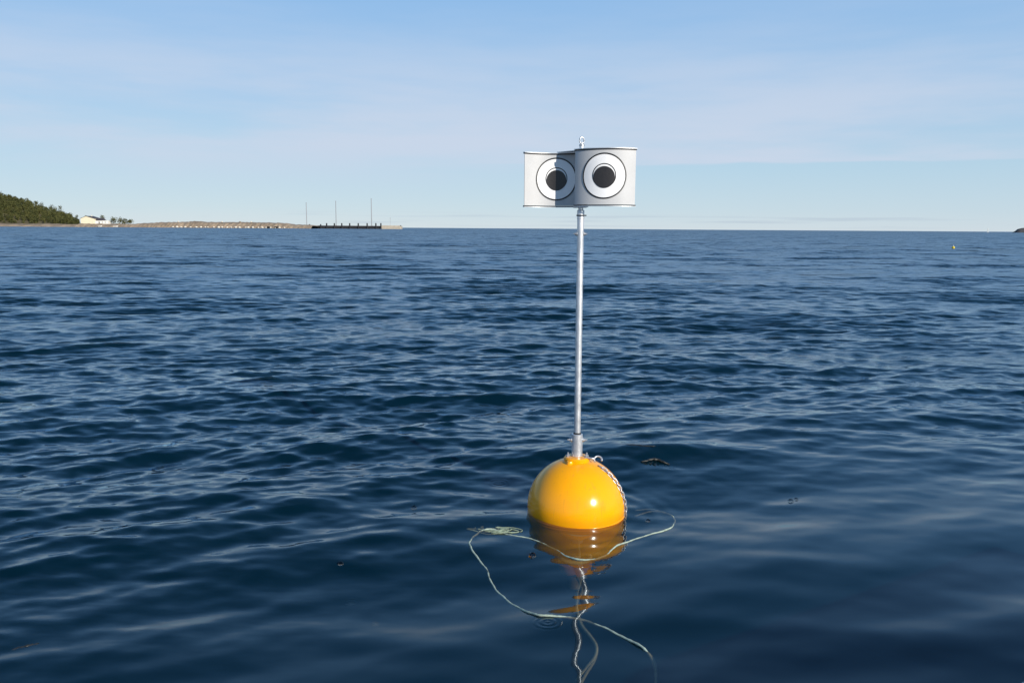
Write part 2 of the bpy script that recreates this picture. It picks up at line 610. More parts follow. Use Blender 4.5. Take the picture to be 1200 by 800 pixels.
# lower stem, ballast and its collar under water
MB().lathe([(0.035, -0.50), (0.035, -RB + 0.01)], (0, 0, ZC), 24).build('lower_stem', m_alu, root, True)
MB().lathe([(0.02, -0.41), (0.085, -0.40), (0.10, -0.37), (0.10, -0.345), (0.06, -0.33), (0.036, -0.33)], (0, 0, ZC), 32).build('ballast_float', m_yel, root, True)
MB().tube([(0.09 * math.cos(a), 0.09 * math.sin(a), -0.31) for a in np.linspace(0, 6.2, 24)], 0.012, 8).build('rope_coil', material('pale_rope', (0.55, 0.60, 0.50), 0.8, var=0.2, scale=80), root, 'all')

zs0 = zt + 0.013
z_sock = at_y(675, 508, BUOY.y).z
z_pole = at_y(677.5, 256, BUOY.y).z
# pole leans a hair with the float
lean = (at_y(679.2, 256, BUOY.y).x - at_y(675.3, 508, BUOY.y).x) / (z_pole - z_sock)
mast = empty('pole', (0, 0, 0), None, None) if False else None


def px_x(z):
    return lean * (z - zs0)


def pole_tube(z0, z1, r, name, mat, parent, n=24, bev=0.003):
    b = MB()
    prof = [(r - bev, z0), (r, z0 + bev), (r, z1 - bev), (r - bev, z1)]
    b.lathe(prof, n=n)
    b.v = [(x + px_x(z), y, z) for x, y, z in b.v]
    return b.build(name, mat, parent, True)


sock = pole_tube(zs0, z_sock, 6.6 * S, 'socket', m_alu, root)
pole = pole_tube(zs0 + 0.02, z_pole, 3.9 * S, 'pole', m_alu, root)
MB().lathe([(3.95 * S, 0), (4.8 * S, 0.001), (4.8 * S, 0.006), (3.95 * S, 0.008)], (px_x(z_sock), 0, z_sock), 24).build('seal', m_dark, sock, True)


def side_bolt(z, rr, size, parent, name='bolt'):
    for s in (-1, 1):
        b = MB()
        b.lathe([(size * 1.1, 0), (size * 1.1, size * 0.5), (size * 0.62, size * 0.5), (size * 0.62, size * 1.2), (size * 0.3, size * 1.3), (size * 0.3, size * 2.0)], n=10)
        b.v = [(s * (z_ + rr - 0.002) + px_x(z), y_, x_ + z) for x_, y_, z_ in b.v]
        b.build(name, m_galv, parent, True)


side_bolt(at_y(675, 515, BUOY.y).z, 6.6 * S, 0.013, sock)
z_b2 = at_y(679, 274, BUOY.y).z
side_bolt(z_b2, 3.9 * S, 0.011, pole)
# bearing between pole and vane
z_ring = at_y(679, 252.5, BUOY.y).z
z_vb = at_y(679, 243, BUOY.y).z
z_vt = at_y(679, 173, BUOY.y).z
pole_tube(z_pole - 0.005, z_vb + 0.006, 2.9 * S, 'bearing_shaft', m_alu, root)
pole_tube(z_ring - 0.022, z_ring + 0.03, 4.3 * S, 'bearing_collar', m_alu, root)
wsh = MB().lathe([(4.3 * S, -0.003), (6.0 * S, -0.003), (6.0 * S, 0.003), (4.3 * S, 0.003)], (px_x(z_ring) + 0.004, 0, z_ring), 24).build('washer', m_dark, root, True)

# vane: two arc panels set as an S about the shaft
XV = px_x((z_vb + z_vt) / 2)


class Arc:
    def __init__(self, A, B, sag):
        A, B = Vector(A), Vector(B)
        self.mid = (A + B) / 2
        c = B - A
        L = c.length
        self.tx = c / L
        self.nx = Vector((self.tx.y, -self.tx.x))          # to the viewer's side
        self.sag = sag
        h = abs(sag)
        self.Rc = (L * L / 4 + h * h) / (2 * h)
        self.half = math.asin(L / 2 / self.Rc) * self.Rc
        self.s = 1 if sag > 0 else -1
        self.cen = self.mid + self.nx * (sag - self.s * self.Rc)

    def p(self, u, v, off):
        a = u / self.Rc
        rad_ = self.Rc + self.s * off
        q = self.cen + self.tx * (rad_ * math.sin(a)) + self.nx * (self.s * rad_ * math.cos(a))
        return (q.x, q.y, v)


def sheet(arc, v0, v1, thick, name, mat, parent, n=24):
    vs, fs = [], []
    us = np.linspace(-arc.half, arc.half, n + 1)
    for u in us:
        for v, o in ((v0, 0), (v1, 0), (v1, -thick), (v0, -thick)):
            vs.append(arc.p(u, v, o))
    for i in range(n):
        for k in range(4):
            k2 = (k + 1) % 4
            fs.append((i * 4 + k, (i + 1) * 4 + k, (i + 1) * 4 + k2, i * 4 + k2))
    fs += [(0, 1, 2, 3), (n * 4 + 3, n * 4 + 2, n * 4 + 1, n * 4)]
    return MB().add(vs, fs).build(name, mat, parent, True)


def annulus(arc, cu, cv, r0, r1, off, name, mat, parent, n=56, m=6):
    vs, fs = [], []
    for j in range(m + 1):
        r = r0 + (r1 - r0) * j / m
        for k in range(n):
            a = 2 * math.pi * k / n
            u = min(arc.half, max(-arc.half, cu + r * math.cos(a)))
            vs.append(arc.p(u, cv + r * math.sin(a), off))
    for j in range(m):
        for k in range(n):
            k2 = (k + 1) % n
            fs.append((j * n + k, j * n + k2, (j + 1) * n + k2, (j + 1) * n + k))
    return MB().add(vs, fs).build(name, mat, parent, 'all')


def eye_panel(A, B, sag, zb, zt_, label, cu=0.0, rim=0.006):
    arc = Arc(A, B, sag)
    pn = sheet(arc, zb, zt_, 0.003, 'eye_panel', m_panel, root)
    pn['label'] = label
    H = zt_ - zb
    cv = (zb + zt_) / 2 + 0.006
    e = 0.405 * H
    annulus(arc, cu, cv, 0.0, e, 0.0012, 'eye_white', m_white, pn)
    annulus(arc, cu, cv, e - 0.0032, e + 0.0045, 0.0020, 'eye_outline', m_black, pn, m=1)
    annulus(arc, cu, cv + 0.002, 0.205 * H, 0.222 * H, 0.0020, 'iris_outline', m_black, pn, m=1)
    annulus(arc, cu, cv - 0.007, 0.0, 0.200 * H, 0.0026, 'pupil', m_pupil, pn)
    for v0, v1, off, nm, mt in ((zb - 0.007, zb - 0.001, 0.003, 'edge_shade_strip', m_dark), (zt_ - 0.001, zt_ + 0.005, 0.003, 'edge_shade_strip', m_dark), (zt_ + 0.0055, zt_ + 0.0095, 0.006, 'rim', m_alu), (zb - 0.0105, zb - 0.0075, 0.004, 'rim', m_alu)):
        # folded rim, and a dark strip standing in for the shade beside it
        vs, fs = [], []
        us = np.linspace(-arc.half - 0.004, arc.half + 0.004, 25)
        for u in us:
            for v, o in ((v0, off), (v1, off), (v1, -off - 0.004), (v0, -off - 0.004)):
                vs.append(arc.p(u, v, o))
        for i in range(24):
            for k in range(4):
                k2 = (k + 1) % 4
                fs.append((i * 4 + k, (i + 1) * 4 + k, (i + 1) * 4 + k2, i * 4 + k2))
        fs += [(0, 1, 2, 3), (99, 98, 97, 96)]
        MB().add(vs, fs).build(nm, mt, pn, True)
    return pn


PH0, PH1 = z_vb + 0.014, z_vt - 0.018
A_R = ((XV - 0.036, -0.012), (XV + 0.288, -0.075), 0.062)
A_L = ((XV - 0.312, 0.055), (XV + 0.035, 0.018), -0.072)
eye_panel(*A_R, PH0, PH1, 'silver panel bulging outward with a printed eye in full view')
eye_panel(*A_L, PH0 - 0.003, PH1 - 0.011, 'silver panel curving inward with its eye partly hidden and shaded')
arcL, arcR = Arc(*A_L), Arc(*A_R)
for zz, nm in ((PH1 - 0.0005, 'top_gusset'), (PH0 - 0.016, 'bottom_gusset')):
    # plate closing the gap between the two panels at the shaft
    rim_pts = [arcL.p(u, zz, 0.0) for u in np.linspace(0.0 if nm == 'top_gusset' else 0.10, arcL.half, 10)]
    rim_pts += [arcR.p(u, zz, 0.0) for u in np.linspace(0.04 if nm == 'top_gusset' else -0.10, -arcR.half, 10)]
    n_ = len(rim_pts)
    MB().add(rim_pts + [(x, y, z + 0.004) for x, y, z in rim_pts], [tuple(range(n_ - 1, -1, -1)), tuple(range(n_, 2 * n_))] + [(i, (i + 1) % n_, n_ + (i + 1) % n_, n_ + i) for i in range(n_)]).build(nm, m_galv, root)
pole_tube(z_vb - 0.004, z_vt + 0.012, 2.6 * S, 'vane_shaft', m_alu, root)
MB().lathe([(3.2 * S, 0), (3.2 * S, 0.008), (1.4 * S, 0.012), (1.4 * S, 0.02)], (XV, 0, z_vt + 0.008), 12).build('cap_nut', m_galv, root, True)
z_e = z_vt + 0.026
MB().tube([(XV + 0.012 * math.cos(a) * (1 if abs(math.cos(a)) < 2 else 1), 0.004 * math.cos(a), z_e + 0.012 + 0.018 * math.sin(a)) for a in np.linspace(0, 2 * math.pi, 20, endpoint=False)], 0.0042, 8, True).build('lifting_eye', m_galv, root, 'all')

# shackle and chain over the shoulder of the float
sh0 = Vector((0.060, -0.02, zt + 0.018))
MB().tube([(0.045, -0.03, zt + 0.012), (0.075, -0.045, zt + 0.014), (0.10, -0.05, zt + 0.012)], 0.006, 8).build('shackle_pin', m_galv, root, 'all')
MB().tube([(0.118 + 0.022 * math.cos(a), -0.045 + 0.012 * math.sin(a), zt + 0.006 + 0.017 * math.sin(a)) for a in np.linspace(-0.4, 3.6, 18)], 0.0052, 8).build('shackle', m_galv, root, 'all')
ring = [(0.0098 * math.cos(a) + (0.007 if math.cos(a) > 0 else -0.007), 0.0085 * math.sin(a), 0) for a in np.linspace(0, 2 * math.pi, 16, endpoint=False)]
link_b = MB().tube(ring, 0.0031, 6, True)
link_o = None
path = []
for k in range(0, 200):
    a = R(64) - R(88) * k / 199          # polar angle on the sphere, from near the top down to the water
    off = RB + 0.006
    psi = R(-24 + 10 * k / 199)
    path.append(Vector((off * math.cos(a) * math.cos(psi), off * math.cos(a) * math.sin(psi), ZC + off * math.sin(a))))
acc, last, ci = 0.0, path[0], 0
for i in range(1, len(path)):
    acc += (path[i] - last).length
    last = path[i]
    if acc >= 0.0215:
        acc = 0.0
        tdir = (path[i] - path[i - 1]).normalized()
        nn = path[i].normalized()
        bb = tdir.cross(nn).normalized()
        tw = R(35) if ci % 2 == 0 else R(125)
        b2 = bb * math.cos(tw) + nn * math.sin(tw)
        n2_ = tdir.cross(b2)
        Mx = Matrix((tdir, b2, n2_)).transposed().to_4x4()
        if link_o is None:
            o = link_o = link_b.build('chain_link', m_galv, root, 'all')
        else:
            o = link_o.copy()
            col.objects.link(o)
            o.parent = root
        o.matrix_local = Matrix.Translation(path[i]) @ Mx
        ci += 1

# ------------------------------------------------------------------ ropes
m_rope = material('pale_rope_line', (0.33, 0.40, 0.33), 0.85, var=0.25, scale=60)
pts = [(744, 586), (765, 587), (785, 592), (791, 601), (784, 611), (765, 618), (742, 625), (722, 633), (712, 643), (697, 649), (680, 650), (664, 645), (648, 635), (625, 626), (603, 622), (590, 619), (577, 616), (565, 617), (555, 623), (550, 633), (555, 643), (569, 657), (577, 674), (591, 690), (612, 707), (631, 718), (650, 720), (680, 723), (705, 733), (732, 747), (755, 760), (768, 771), (770, 780)]
depth = {0: -0.06, 1: -0.02, len(pts) - 1: -0.20, len(pts) - 2: -0.05}
P3 = []
for i, (x, y) in enumerate(pts):
    q = on_water(x, y)
    w = wpoint(q.x, q.y)
    P3.append((q.x, q.y, w.z + depth.get(i, 0.0015 if 3 <= i <= 30 else -0.006)))
ln = spline(P3, 8)
# ride on the surface between the knots
out = []
for i, p in enumerate(ln):
    w = wpoint(p.x, p.y)
    if 20 < i < 8 * 29:
        p = Vector((p.x + 0.002 * math.sin(i * 0.9), p.y, w.z - 0.0025 + 0.0045 * math.sin(i * 0.21) * math.sin(i * 0.047 + 1)))
    out.append(p)
rope = MB().tube(out, [0.0048 * (1 + 0.16 * math.sin(i * 2.1)) for i in range(len(out))], 8).build('floating_line', m_rope, None, 'all')
tag(rope, 'pale thin line floating on the water in a loop before the buoy', 'rope')
# frayed bundle of the line on the far turn
q = on_water(577, 616.5)
wz = wpoint(q.x, q.y).z
fb = MB()
rt = random.Random(3)
for k in range(9):
    w0, h0 = rt.uniform(.05, .10), rt.uniform(.012, .038)
    cx_, cy_, ph_ = rt.uniform(-.03, .05), rt.uniform(-.014, .014), rt.uniform(0, 6)
    fb.tube([(q.x + cx_ + w0 * math.cos(s_) * (1 + .25 * math.sin(2.3 * s_ + ph_)), q.y + cy_ + h0 * math.sin(s_ + .5 * math.sin(s_ + ph_)), wz - 0.004 + 0.004 * math.sin(s_ * 2 + ph_)) for s_ in np.linspace(ph_, ph_ + rt.uniform(3.5, 5.6), 24)], rt.uniform(.0022, .0042), 6)
fbo = fb.build('tangle', material('weedy_rope', (0.20, 0.25, 0.18), 0.85, var=0.4, scale=50), rope, 'all')
pts2 = [(681, 676, -0.36), (682, 690, -0.20), (677, 703, -0.09), (676, 715, -0.04), (681, 732, -0.02), (692, 746, -0.016), (699, 758, -0.016), (697, 772, -0.022), (688, 787, -0.035), (680, 802, -0.06), (676, 815, -0.10)]
P3 = [on_water(x, y, z) for x, y, z in pts2]
P3[0] = Vector((BUOY.x, BUOY.y - 0.02, -0.41))
rope2 = MB().tube(spline(P3, 8), 0.0062, 8).build('mooring_line', m_rope, None, 'all')
tag(rope2, 'pale submerged line winding down from the underside of the buoy', 'rope')

# ------------------------------------------------------------------ far shore
def hor(px):
    return 267.7 + (px - 600) * math.tan(R(ROLL))


DS = 870.0


def hgt(px, y, dist=DS):
    return (hor(px) - y) / FPX * dist + CAM_H


def xat(px, dist=DS):
    return at_y(px, hor(px), dist).x


def interp(tab, x):
    return float(np.interp(x, [a for a, _ in tab], [b for _, b in tab]))


m_land = material('shore_ground', (0.25, 0.19, 0.135), 0.95, var=0.35, scale=0.12)
m_hill = material('hill_ground', (0.09, 0.075, 0.04), 0.95, var=0.35, scale=0.1)
m_stone = material('pale_stone', (0.62, 0.56, 0.47), 0.9, var=0.3, scale=0.5)


def foliage(name, c1, c2, scale):
    m = D.materials.new(name)
    m.use_nodes = True
    t_ = m.node_tree
    b = t_.nodes['Principled BSDF']
    b.inputs['Roughness'].default_value = 0.8
    b.inputs['Specular IOR Level'].default_value = 0.2
    g_ = nd(t_, 'ShaderNodeNewGeometry')
    n = nd(t_, 'ShaderNodeTexNoise')
    n.inputs['Scale'].default_value, n.inputs['Detail'].default_value = scale, 4
    t_.links.new(g_.outputs['Position'], n.inputs[0])
    r = nd(t_, 'ShaderNodeValToRGB')
    r.color_ramp.elements[0].position, r.color_ramp.elements[1].position = 0.35, 0.65
    r.color_ramp.elements[0].color, r.color_ramp.elements[1].color = (*c1, 1), (*c2, 1)
    t_.links.new(n.outputs[0], r.inputs[0])
    t_.links.new(r.outputs[0], b.inputs['Base Color'])
    return m


m_leaf = foliage('pine_needles', (0.046, 0.055, 0.018), (0.108, 0.106, 0.032), 0.22)
m_bark = material('pine_bark', (0.13, 0.075, 0.04), 0.9, var=0.3, scale=3)

CREST = [(-420, 262), (-360, 250), (-300, 228), (-220, 212), (-150, 208), (-60, 212), (0, 225), (20, 231), (40, 236), (55, 241), (70, 245), (80, 249.5), (90, 255), (97, 260.5)]


def crest(px):
    return hgt(px, interp(CREST, px)) - 3.2


def hill_z(px, y):
    top_ = max(2.2, crest(px))
    k = np.clip((y - (DS - 8)) / 6.0, 0, 1)
    base = 2.2 * k
    k2 = np.clip((y - (DS - 2)) / 75.0, 0, 1)
    k2 = k2 * (1.45 - 0.45 * k2)
    return base + (top_ - 2.2) * k2 - 0.3


pxs = list(range(-400, 100, 4))
ys = [DS - 14, DS - 8, DS - 5, DS - 2, DS + 8, DS + 20, DS + 35, DS + 50, DS + 73, DS + 95, DS + 130]
vs = [(xat(px, y), y, (hill_z(px, y) * (1 if y < DS + 80 else 0.8 if y < DS + 100 else 0.2)) if y > DS - 10 else -1.5) for px in pxs for y in ys]
n_ = len(ys)
fs = [(i * n_ + j, (i + 1) * n_ + j, (i + 1) * n_ + j + 1, i * n_ + j + 1) for i in range(len(pxs) - 1) for j in range(n_ - 1)]
tag(MB().add(vs, fs).build('hill', m_hill, None, 'all'), kind='structure')

LAND = [(96, 262.2), (160, 262.4), (170, 261.6), (190, 260.6), (222, 260.2), (226, 259.4), (233, 259.2), (240, 260.3), (300, 260.6), (334, 261.4), (342, 263.3), (364, 263.7), (368, 265)]


def land_z(px):
    return hgt(px, interp(LAND, px))


rl = random.Random(5)
vs, fs = [], []
lpx = [-400 + 6 * k for k in range(83)] + [96 + 2 * k for k in range(137)]
prof_y = [-16, -11, -8, -5, 2, 40]
for px in lpx:
    top_ = land_z(px) if px >= 96 else 3.0
    for j, dy in enumerate(prof_y):
        z = (-1.2, -0.2, 0.45 * top_, 0.8 * top_, top_, top_ * 0.8 if px > 130 else top_)[j]
        vs.append((xat(px), DS - 3 + dy + rl.uniform(-1, 1), z + (rl.uniform(-0.35, 0.35) if j > 1 else 0)))
n_ = len(prof_y)
fs = [(i * n_ + j, (i + 1) * n_ + j, (i + 1) * n_ + j + 1, i * n_ + j + 1) for i in range(len(lpx) - 1) for j in range(n_ - 1)]
tag(MB().add(vs, fs).build('shore', m_land, None), kind='structure')


# trees: crowns of many small leaf clumps in tiers
def crown_faces(rn, h, w, n, size):
    vs_, fs_ = [], []
    lobes = [(rn.uniform(-.35, .35) * w, rn.uniform(-.35, .35) * w, h * rn.uniform(0.14, 0.86), w * rn.uniform(.30, .48)) for _ in range(9)]
    for _ in range(n):
        lx, ly, lz, lr = rn.choice(lobes)
        taper = 1.25 - lz / h * 0.6
        d = Vector((rn.gauss(0, 1), rn.gauss(0, 1), rn.gauss(0, 0.8)))
        d = d / max(d.length, 1e-3) * lr * rn.random() ** 0.4
        c = Vector((lx * taper, ly * taper, lz)) + d
        a, b_ = Vector((rn.gauss(0, 1), rn.gauss(0, 1), rn.gauss(0, .6))).normalized(), Vector((rn.gauss(0, 1), rn.gauss(0, 1), rn.gauss(0, .6))).normalized()
        k = size * rn.uniform(.6, 1.3)
        o = len(vs_)
        vs_ += [c - a * k, c + b_ * k, c + a * k, c - b_ * k * 0.7]
        fs_.append((o, o + 1, o + 2, o + 3))
    return vs_, fs_


tr_ = random.Random(21)
templ = [crown_faces(tr_, 8.0, 3.9, 60, 0.66) for _ in range(6)]
wood = MB()
for _ in range(5200):
    px = tr_.uniform(-400, 93)
    y = DS + 1 + 85 * tr_.random()
    if px > 40 and y > DS + 60:
        continue
    x, z0 = xat(px, y), hill_z(px, y)
    s_ = tr_.uniform(0.6, 0.85) * (0.8 if px > 84 else 1)
    vs_, fs_ = tr_.choice(templ)
    a = tr_.uniform(0, 6.28)
    ca, sa = math.cos(a) * s_, math.sin(a) * s_
    wood.add([(x + v.x * ca - v.y * sa, y + v.x * sa + v.y * ca, z0 + v.z * s_) for v in vs_], fs_)
    wood.add([(x - .12, y, z0), (x + .12, y, z0), (x, y + .12, z0 + 6 * s_), (x - 0.1, y - .1, z0 + 6 * s_)], [(0, 1, 2, 3)])
wood_o = wood.build('pine_wood', m_leaf, None)
tag(wood_o, 'dense olive green pine wood covering the hill on the shore', 'woodland', kind='stuff')


def tree(px, y_top, y_base, dist, w, label, group, seed):
    rn = random.Random(seed)
    zb, ztop = hgt(px, y_base, dist), hgt(px, y_top, dist)
    h = ztop - zb
    o = empty('pine_tree', (xat(px, dist), dist, zb), label, 'tree', group)
    vs_, fs_ = crown_faces(rn, h, w, 320, 0.5)
    MB().add(vs_, fs_).build('crown', m_leaf, o)
    b = MB().tube([(0, 0, -0.8), (0.1, 0, h * .4), (0, 0.1, h * .92)], [0.28, 0.2, 0.06], 6)
    for k in range(4):
        a = rn.uniform(0, 6.28)
        zz = h * rn.uniform(.35, .75)
        b.tube([(0.05, 0, zz), (w * .35 * math.cos(a), w * .35 * math.sin(a), zz + .5)], [0.1, 0.03], 5)
    b.build('trunk', m_bark, o)
    return o


for i, (px, yt) in enumerate([(2, 222.5), (13, 226), (19, 228), (34, 229.5), (45, 234), (50, 235.5), (62, 237.5), (66, 241.5)]):
    d = DS + 72
    tree(px, yt + 2.2, hor(px) - (hill_z(px, d) - CAM_H) / d * FPX, d, 5.2, 'dark pine standing proud on the skyline of the wooded hill', 'pines along the hill crest', 40 + i)
tree(72.5, 241, hor(72.5) - (hill_z(72.5, DS + 60) - CAM_H) / (DS + 60) * FPX, DS + 60, 5.6, 'round topped pine rising clear of the crest where the hill falls away', 'pines along the hill crest', 60)
tree(83, 248.5, hor(83) - (hill_z(83, DS + 40) - CAM_H) / (DS + 40) * FPX, DS + 40, 5.0, 'low dark pine at the foot of the hill slope', 'pines along the hill crest', 61)
tree(90.5, 252.0, 262.0, DS + 14, 4.6, 'last pine of the wood close beside the cream house wall', 'pines along the hill crest', 62)
tree(121, 252.6, 262, DS + 20, 5.6, 'tall conical tree behind the low wing of the cream house', 'trees by the house', 63)
tree(101, 251.6, 262, DS + 24, 3.6, 'tree whose top shows over the ridge of the cream house', 'trees by the house', 64)
tree(133.5, 255.0, 262.2, DS + 8, 7.0, 'broad dark shore tree nearest the house, the widest of the row', 'trees by the house', 65)
tree(140.8, 255.6, 262.2, DS + 8, 6.2, 'second dark tree of the row beyond the house', 'trees by the house', 66)
tree(147, 257.0, 262.2, DS + 8, 4.8, 'narrow third tree of the row beyond the house', 'trees by the house', 67)
tree(152.5, 257.8, 262.3, DS + 8, 5.6, 'lowest tree at the pier end of the shore row', 'trees by the house', 68)

# the house
m_cream = material('cream_render', (0.74, 0.66, 0.48), 0.85, var=0.06, scale=0.6)
m_roof = material('dark_roof', (0.06, 0.05, 0.055), 0.7, var=0.2, scale=1.0)
m_glass = material('window_glass', (0.03, 0.04, 0.05), 0.1)
m_trim = material('white_trim', (0.78, 0.76, 0.70), 0.6)
x0, x1, x2 = xat(93.8), xat(110.0), xat(125.0)
yb = DS + 2.0
zb = hgt(100, 262.3)
ze, zr = hgt(100, 256.2), hgt(100, 253.6)
ho = empty('cream_house', (x0, yb, zb), 'cream gabled house with a low wing and dark roof on the shore', 'house')
w_, he, hr, dp = x1 - x0, ze - zb, zr - zb, 14.0
MB().add([(0, 0, -1), (w_, 0, -1), (w_, 0, he), (w_ * .42, 0, hr), (0, 0, he), (0, dp, -1), (w_, dp, -1), (w_, dp, he), (w_ * .42, dp, hr), (0, dp, he)],
         [(0, 1, 2, 3, 4), (9, 8, 7, 6, 5), (1, 6, 7, 2), (5, 0, 4, 9), (2, 7, 8, 3), (3, 8, 9, 4)]).build('wall', m_cream, ho)
rf = MB()
for xa, za, xb, zb_ in ((-0.5, he - .2, w_ * .42, hr + .08), (w_ * .42, hr + .08, w_ + .5, he - .2)):
    rf.add([(xa, -.5, za + .03), (xb, -.5, zb_ + .03), (xb, dp + .5, zb_ + .03), (xa, dp + .5, za + .03), (xa, -.5, za + .28), (xb, -.5, zb_ + .28), (xb, dp + .5, zb_ + .28), (xa, dp + .5, za + .28)],
           [(0, 1, 2, 3), (7, 6, 5, 4), (0, 4, 5, 1), (3, 2, 6, 7), (0, 3, 7, 4), (1, 5, 6, 2)])
rfo = rf.build('roof', m_roof, ho)
MB().box((w_ * .5, 9, hr + .5), (.8, .8, 1.6)).build('chimney', m_stone, rfo)
ww, wh = x2 - x1, he * 0.62
MB().box((w_ + ww / 2 + .02, 6.0, wh / 2 - .5), (ww, 9, wh + 1)).build('wing', m_trim, ho)
rw = xat(118.5) - x1
MB().add([(w_ + .05, 1.2, wh + .02), (w_ + rw, 1.2, wh + .02), (w_ + rw, 10.5, wh + .02), (w_ + .05, 10.5, wh + .02), (w_ + .05, 6, wh + 2.6), (w_ + rw - .6, 6, wh + 2.6)],
         [(3, 2, 1, 0), (0, 1, 5, 4), (2, 3, 4, 5), (1, 2, 5), (3, 0, 4)]).build('wing_roof', m_roof, ho)
MB().box((w_ + ww * .3, 1.47, wh * .4), (1.1, 0.1, 2.0)).build('door', m_roof, ho)
for fx in (0.55, 0.78):
    wdw = MB().box((w_ + ww * fx, 1.47, wh * .5), (1.3, 0.1, 1.2)).build('window', m_trim, ho)
    MB().box((w_ + ww * fx, 1.44, wh * .5), (1.0, 0.1, .9)).build('pane', m_glass, wdw)

# pale stones and blocks along the waterline


def boulder(rn, s, flat=0.75):
    b = MB()
    b.lathe([(0.45, -0.5), (0.95, -0.25), (1.0, 0.1), (0.8, 0.42), (0.3, 0.6)], n=7)
    b.v = [(x * s[0] * rn.uniform(.8, 1.15), y * s[1] * rn.uniform(.8, 1.15), z * s[2] * rn.uniform(.85, 1.15)) for x, y, z in b.v]
    return b


rn = random.Random(9)
for k, px in enumerate(np.arange(209, 338, 5.15)):
    if px in (0,):
        continue
    px = px + rn.uniform(-1.3, 1.3)
    f_ = rn.uniform(.7, 1.2)
    b = boulder(rn, (1.3 * f_, 1.2 * f_, 1.45 * f_))
    o = b.build('shore_boulder', m_stone, None, False, (xat(px), DS - 13.5 + rn.uniform(-.6, .6), 0.7))
    tag(o, 'pale boulder in the evenly spaced row at the foot of the tan breakwater', 'boulder', 'boulders along the breakwater')
for px, lab in ((211, 'pale block on the landward end of the tan breakwater'), (262, 'pale block lying midway on the crown of the breakwater'), (283, 'small brown rock on the crown of the breakwater'), (296, 'pale upright stone on the outer half of the breakwater crown')):
    b = boulder(rn, (1.0, 1.0, 1.1))
    tag(b.build('crown_rock', m_stone if 'pale' in lab else m_land, None, False, (xat(px), DS - 4, land_z(px) + 0.3)), lab, 'rock')
m_tarp = material('black_hull', (0.012, 0.011, 0.012), 0.6)
for px, lab in ((319.5, 'small black boat drawn up alone on the breakwater foot'), (328.6, 'larger black boat drawn up at the breakwater end')):
    L = 3.4 if px < 325 else 5.2
    o = empty('black_boat', (xat(px), DS - 13.8, 0.2), lab, 'boat')
    vs_ = []
    for tpos, wd, sh in ((-.5, .55, 1.5), (-.2, .8, 1.35), (.15, .8, 1.4), (.42, .35, 1.7), (.5, .03, 1.9)):
        vs_ += [(tpos * L, -wd, sh), (tpos * L * .9, -wd * .55, 0), (tpos * L * .9, wd * .55, 0), (tpos * L, wd, sh)]
    fs_ = [(i * 4 + k, (i + 1) * 4 + k, (i + 1) * 4 + k + 1, i * 4 + k + 1) for i in range(4) for k in range(3)] + [(3, 2, 1, 0), (16, 17, 18, 19)]
    MB().add(vs_, fs_).build('hull', m_tarp, o)
    MB().box((-.1 * L, 0, 1.5), (L * .5, 1.2, .5)).build('cover', m_tarp, o)
m_wboat = material('white_hull', (0.75, 0.73, 0.68), 0.5)
for px, lab in ((124, 'white boat lying on the beach below the house wing'), (142, 'long white boat lying on the beach below the row of trees')):
    L = 4.2 if px < 130 else 5.4
    o = empty('beached_boat', (xat(px), DS - 12.2, 0.5), lab, 'boat')
    vs_ = []
    for tpos, wd, sh in ((-.5, .6, .95), (-.2, .85, .9), (.15, .8, .95), (.42, .35, 1.15), (.5, .03, 1.25)):
        vs_ += [(tpos * L, -wd, sh), (tpos * L * .9, -wd * .55, 0), (tpos * L * .9, wd * .55, 0), (tpos * L, wd, sh)]
    fs_ = [(i * 4 + k, (i + 1) * 4 + k, (i + 1) * 4 + k + 1, i * 4 + k + 1) for i in range(4) for k in range(3)] + [(3, 2, 1, 0), (16, 17, 18, 19)]
    MB().add(vs_, fs_).build('hull', m_wboat, o)
    MB().box((0, 0, .7), (.3, 1.2, .08)).build('thwart', m_stone, o)

# the pier
DP = 900.0
m_pier = material('tarred_timber', (0.016, 0.016, 0.02), 0.8, var=0.3, scale=0.5)
m_conc = material('concrete', (0.42, 0.37, 0.30), 0.9, var=0.15, scale=0.4)
m_mast = material('grey_mast', (0.30, 0.31, 0.33), 0.5, metal=0.3)
xp0, xp1 = xat(362.5, DP), xat(447.0, DP)
zd = hgt(400, 264.5, DP)
po = empty('pier', (xp0, DP, 0), 'long black timber pier with stub piles standing above its deck', 'pier')
MB().box(((xp1 - xp0) / 2, 5, zd - .9), (xp1 - xp0, 10, 1.8)).build('deck', m_pier, po)
MB().box(((xp1 - xp0) / 2, 4, zd / 2 - 1.0), (xp1 - xp0 - 1, 7, zd - 1.9 + 2)).build('pile_skirt', m_pier, po)
for px in (362.9, 376, 383, 392, 400.7, 410, 420, 430.4, 440.6, 446.6):
    zt_ = hgt(px, 261.6 if px > 377 else 262.8, DP)
    x = xat(px, DP) - xp0
    MB().lathe([(.75, -1.5), (.75, zt_ - .3), (.6, zt_)], (min(max(x, .5), xp1 - xp0 - .5), -.5, 0), 8).build('pile', m_pier, po)
xq1 = xat(470, DP)
qo = empty('concrete_quay', (xp1, DP, 0), 'tan concrete quay closing off the outer end of the pier', 'quay')
MB().box(((xq1 - xp1) / 2 + .05, 5.5, zd * .5 - .6), (xq1 - xp1, 11, zd - .1 + 1.2)).build('quay_block', m_conc, qo)
MB().box(((xq1 - xp1) / 2 - .5, .5, zd + .25), (xq1 - xp1 - 2, .6, .5)).build('kerb', m_conc, qo)
MB().box((xq1 - xp1 - 1.0, 4, zd + .4), (1.2, 1.2, .8)).build('bollard', m_pier, qo)
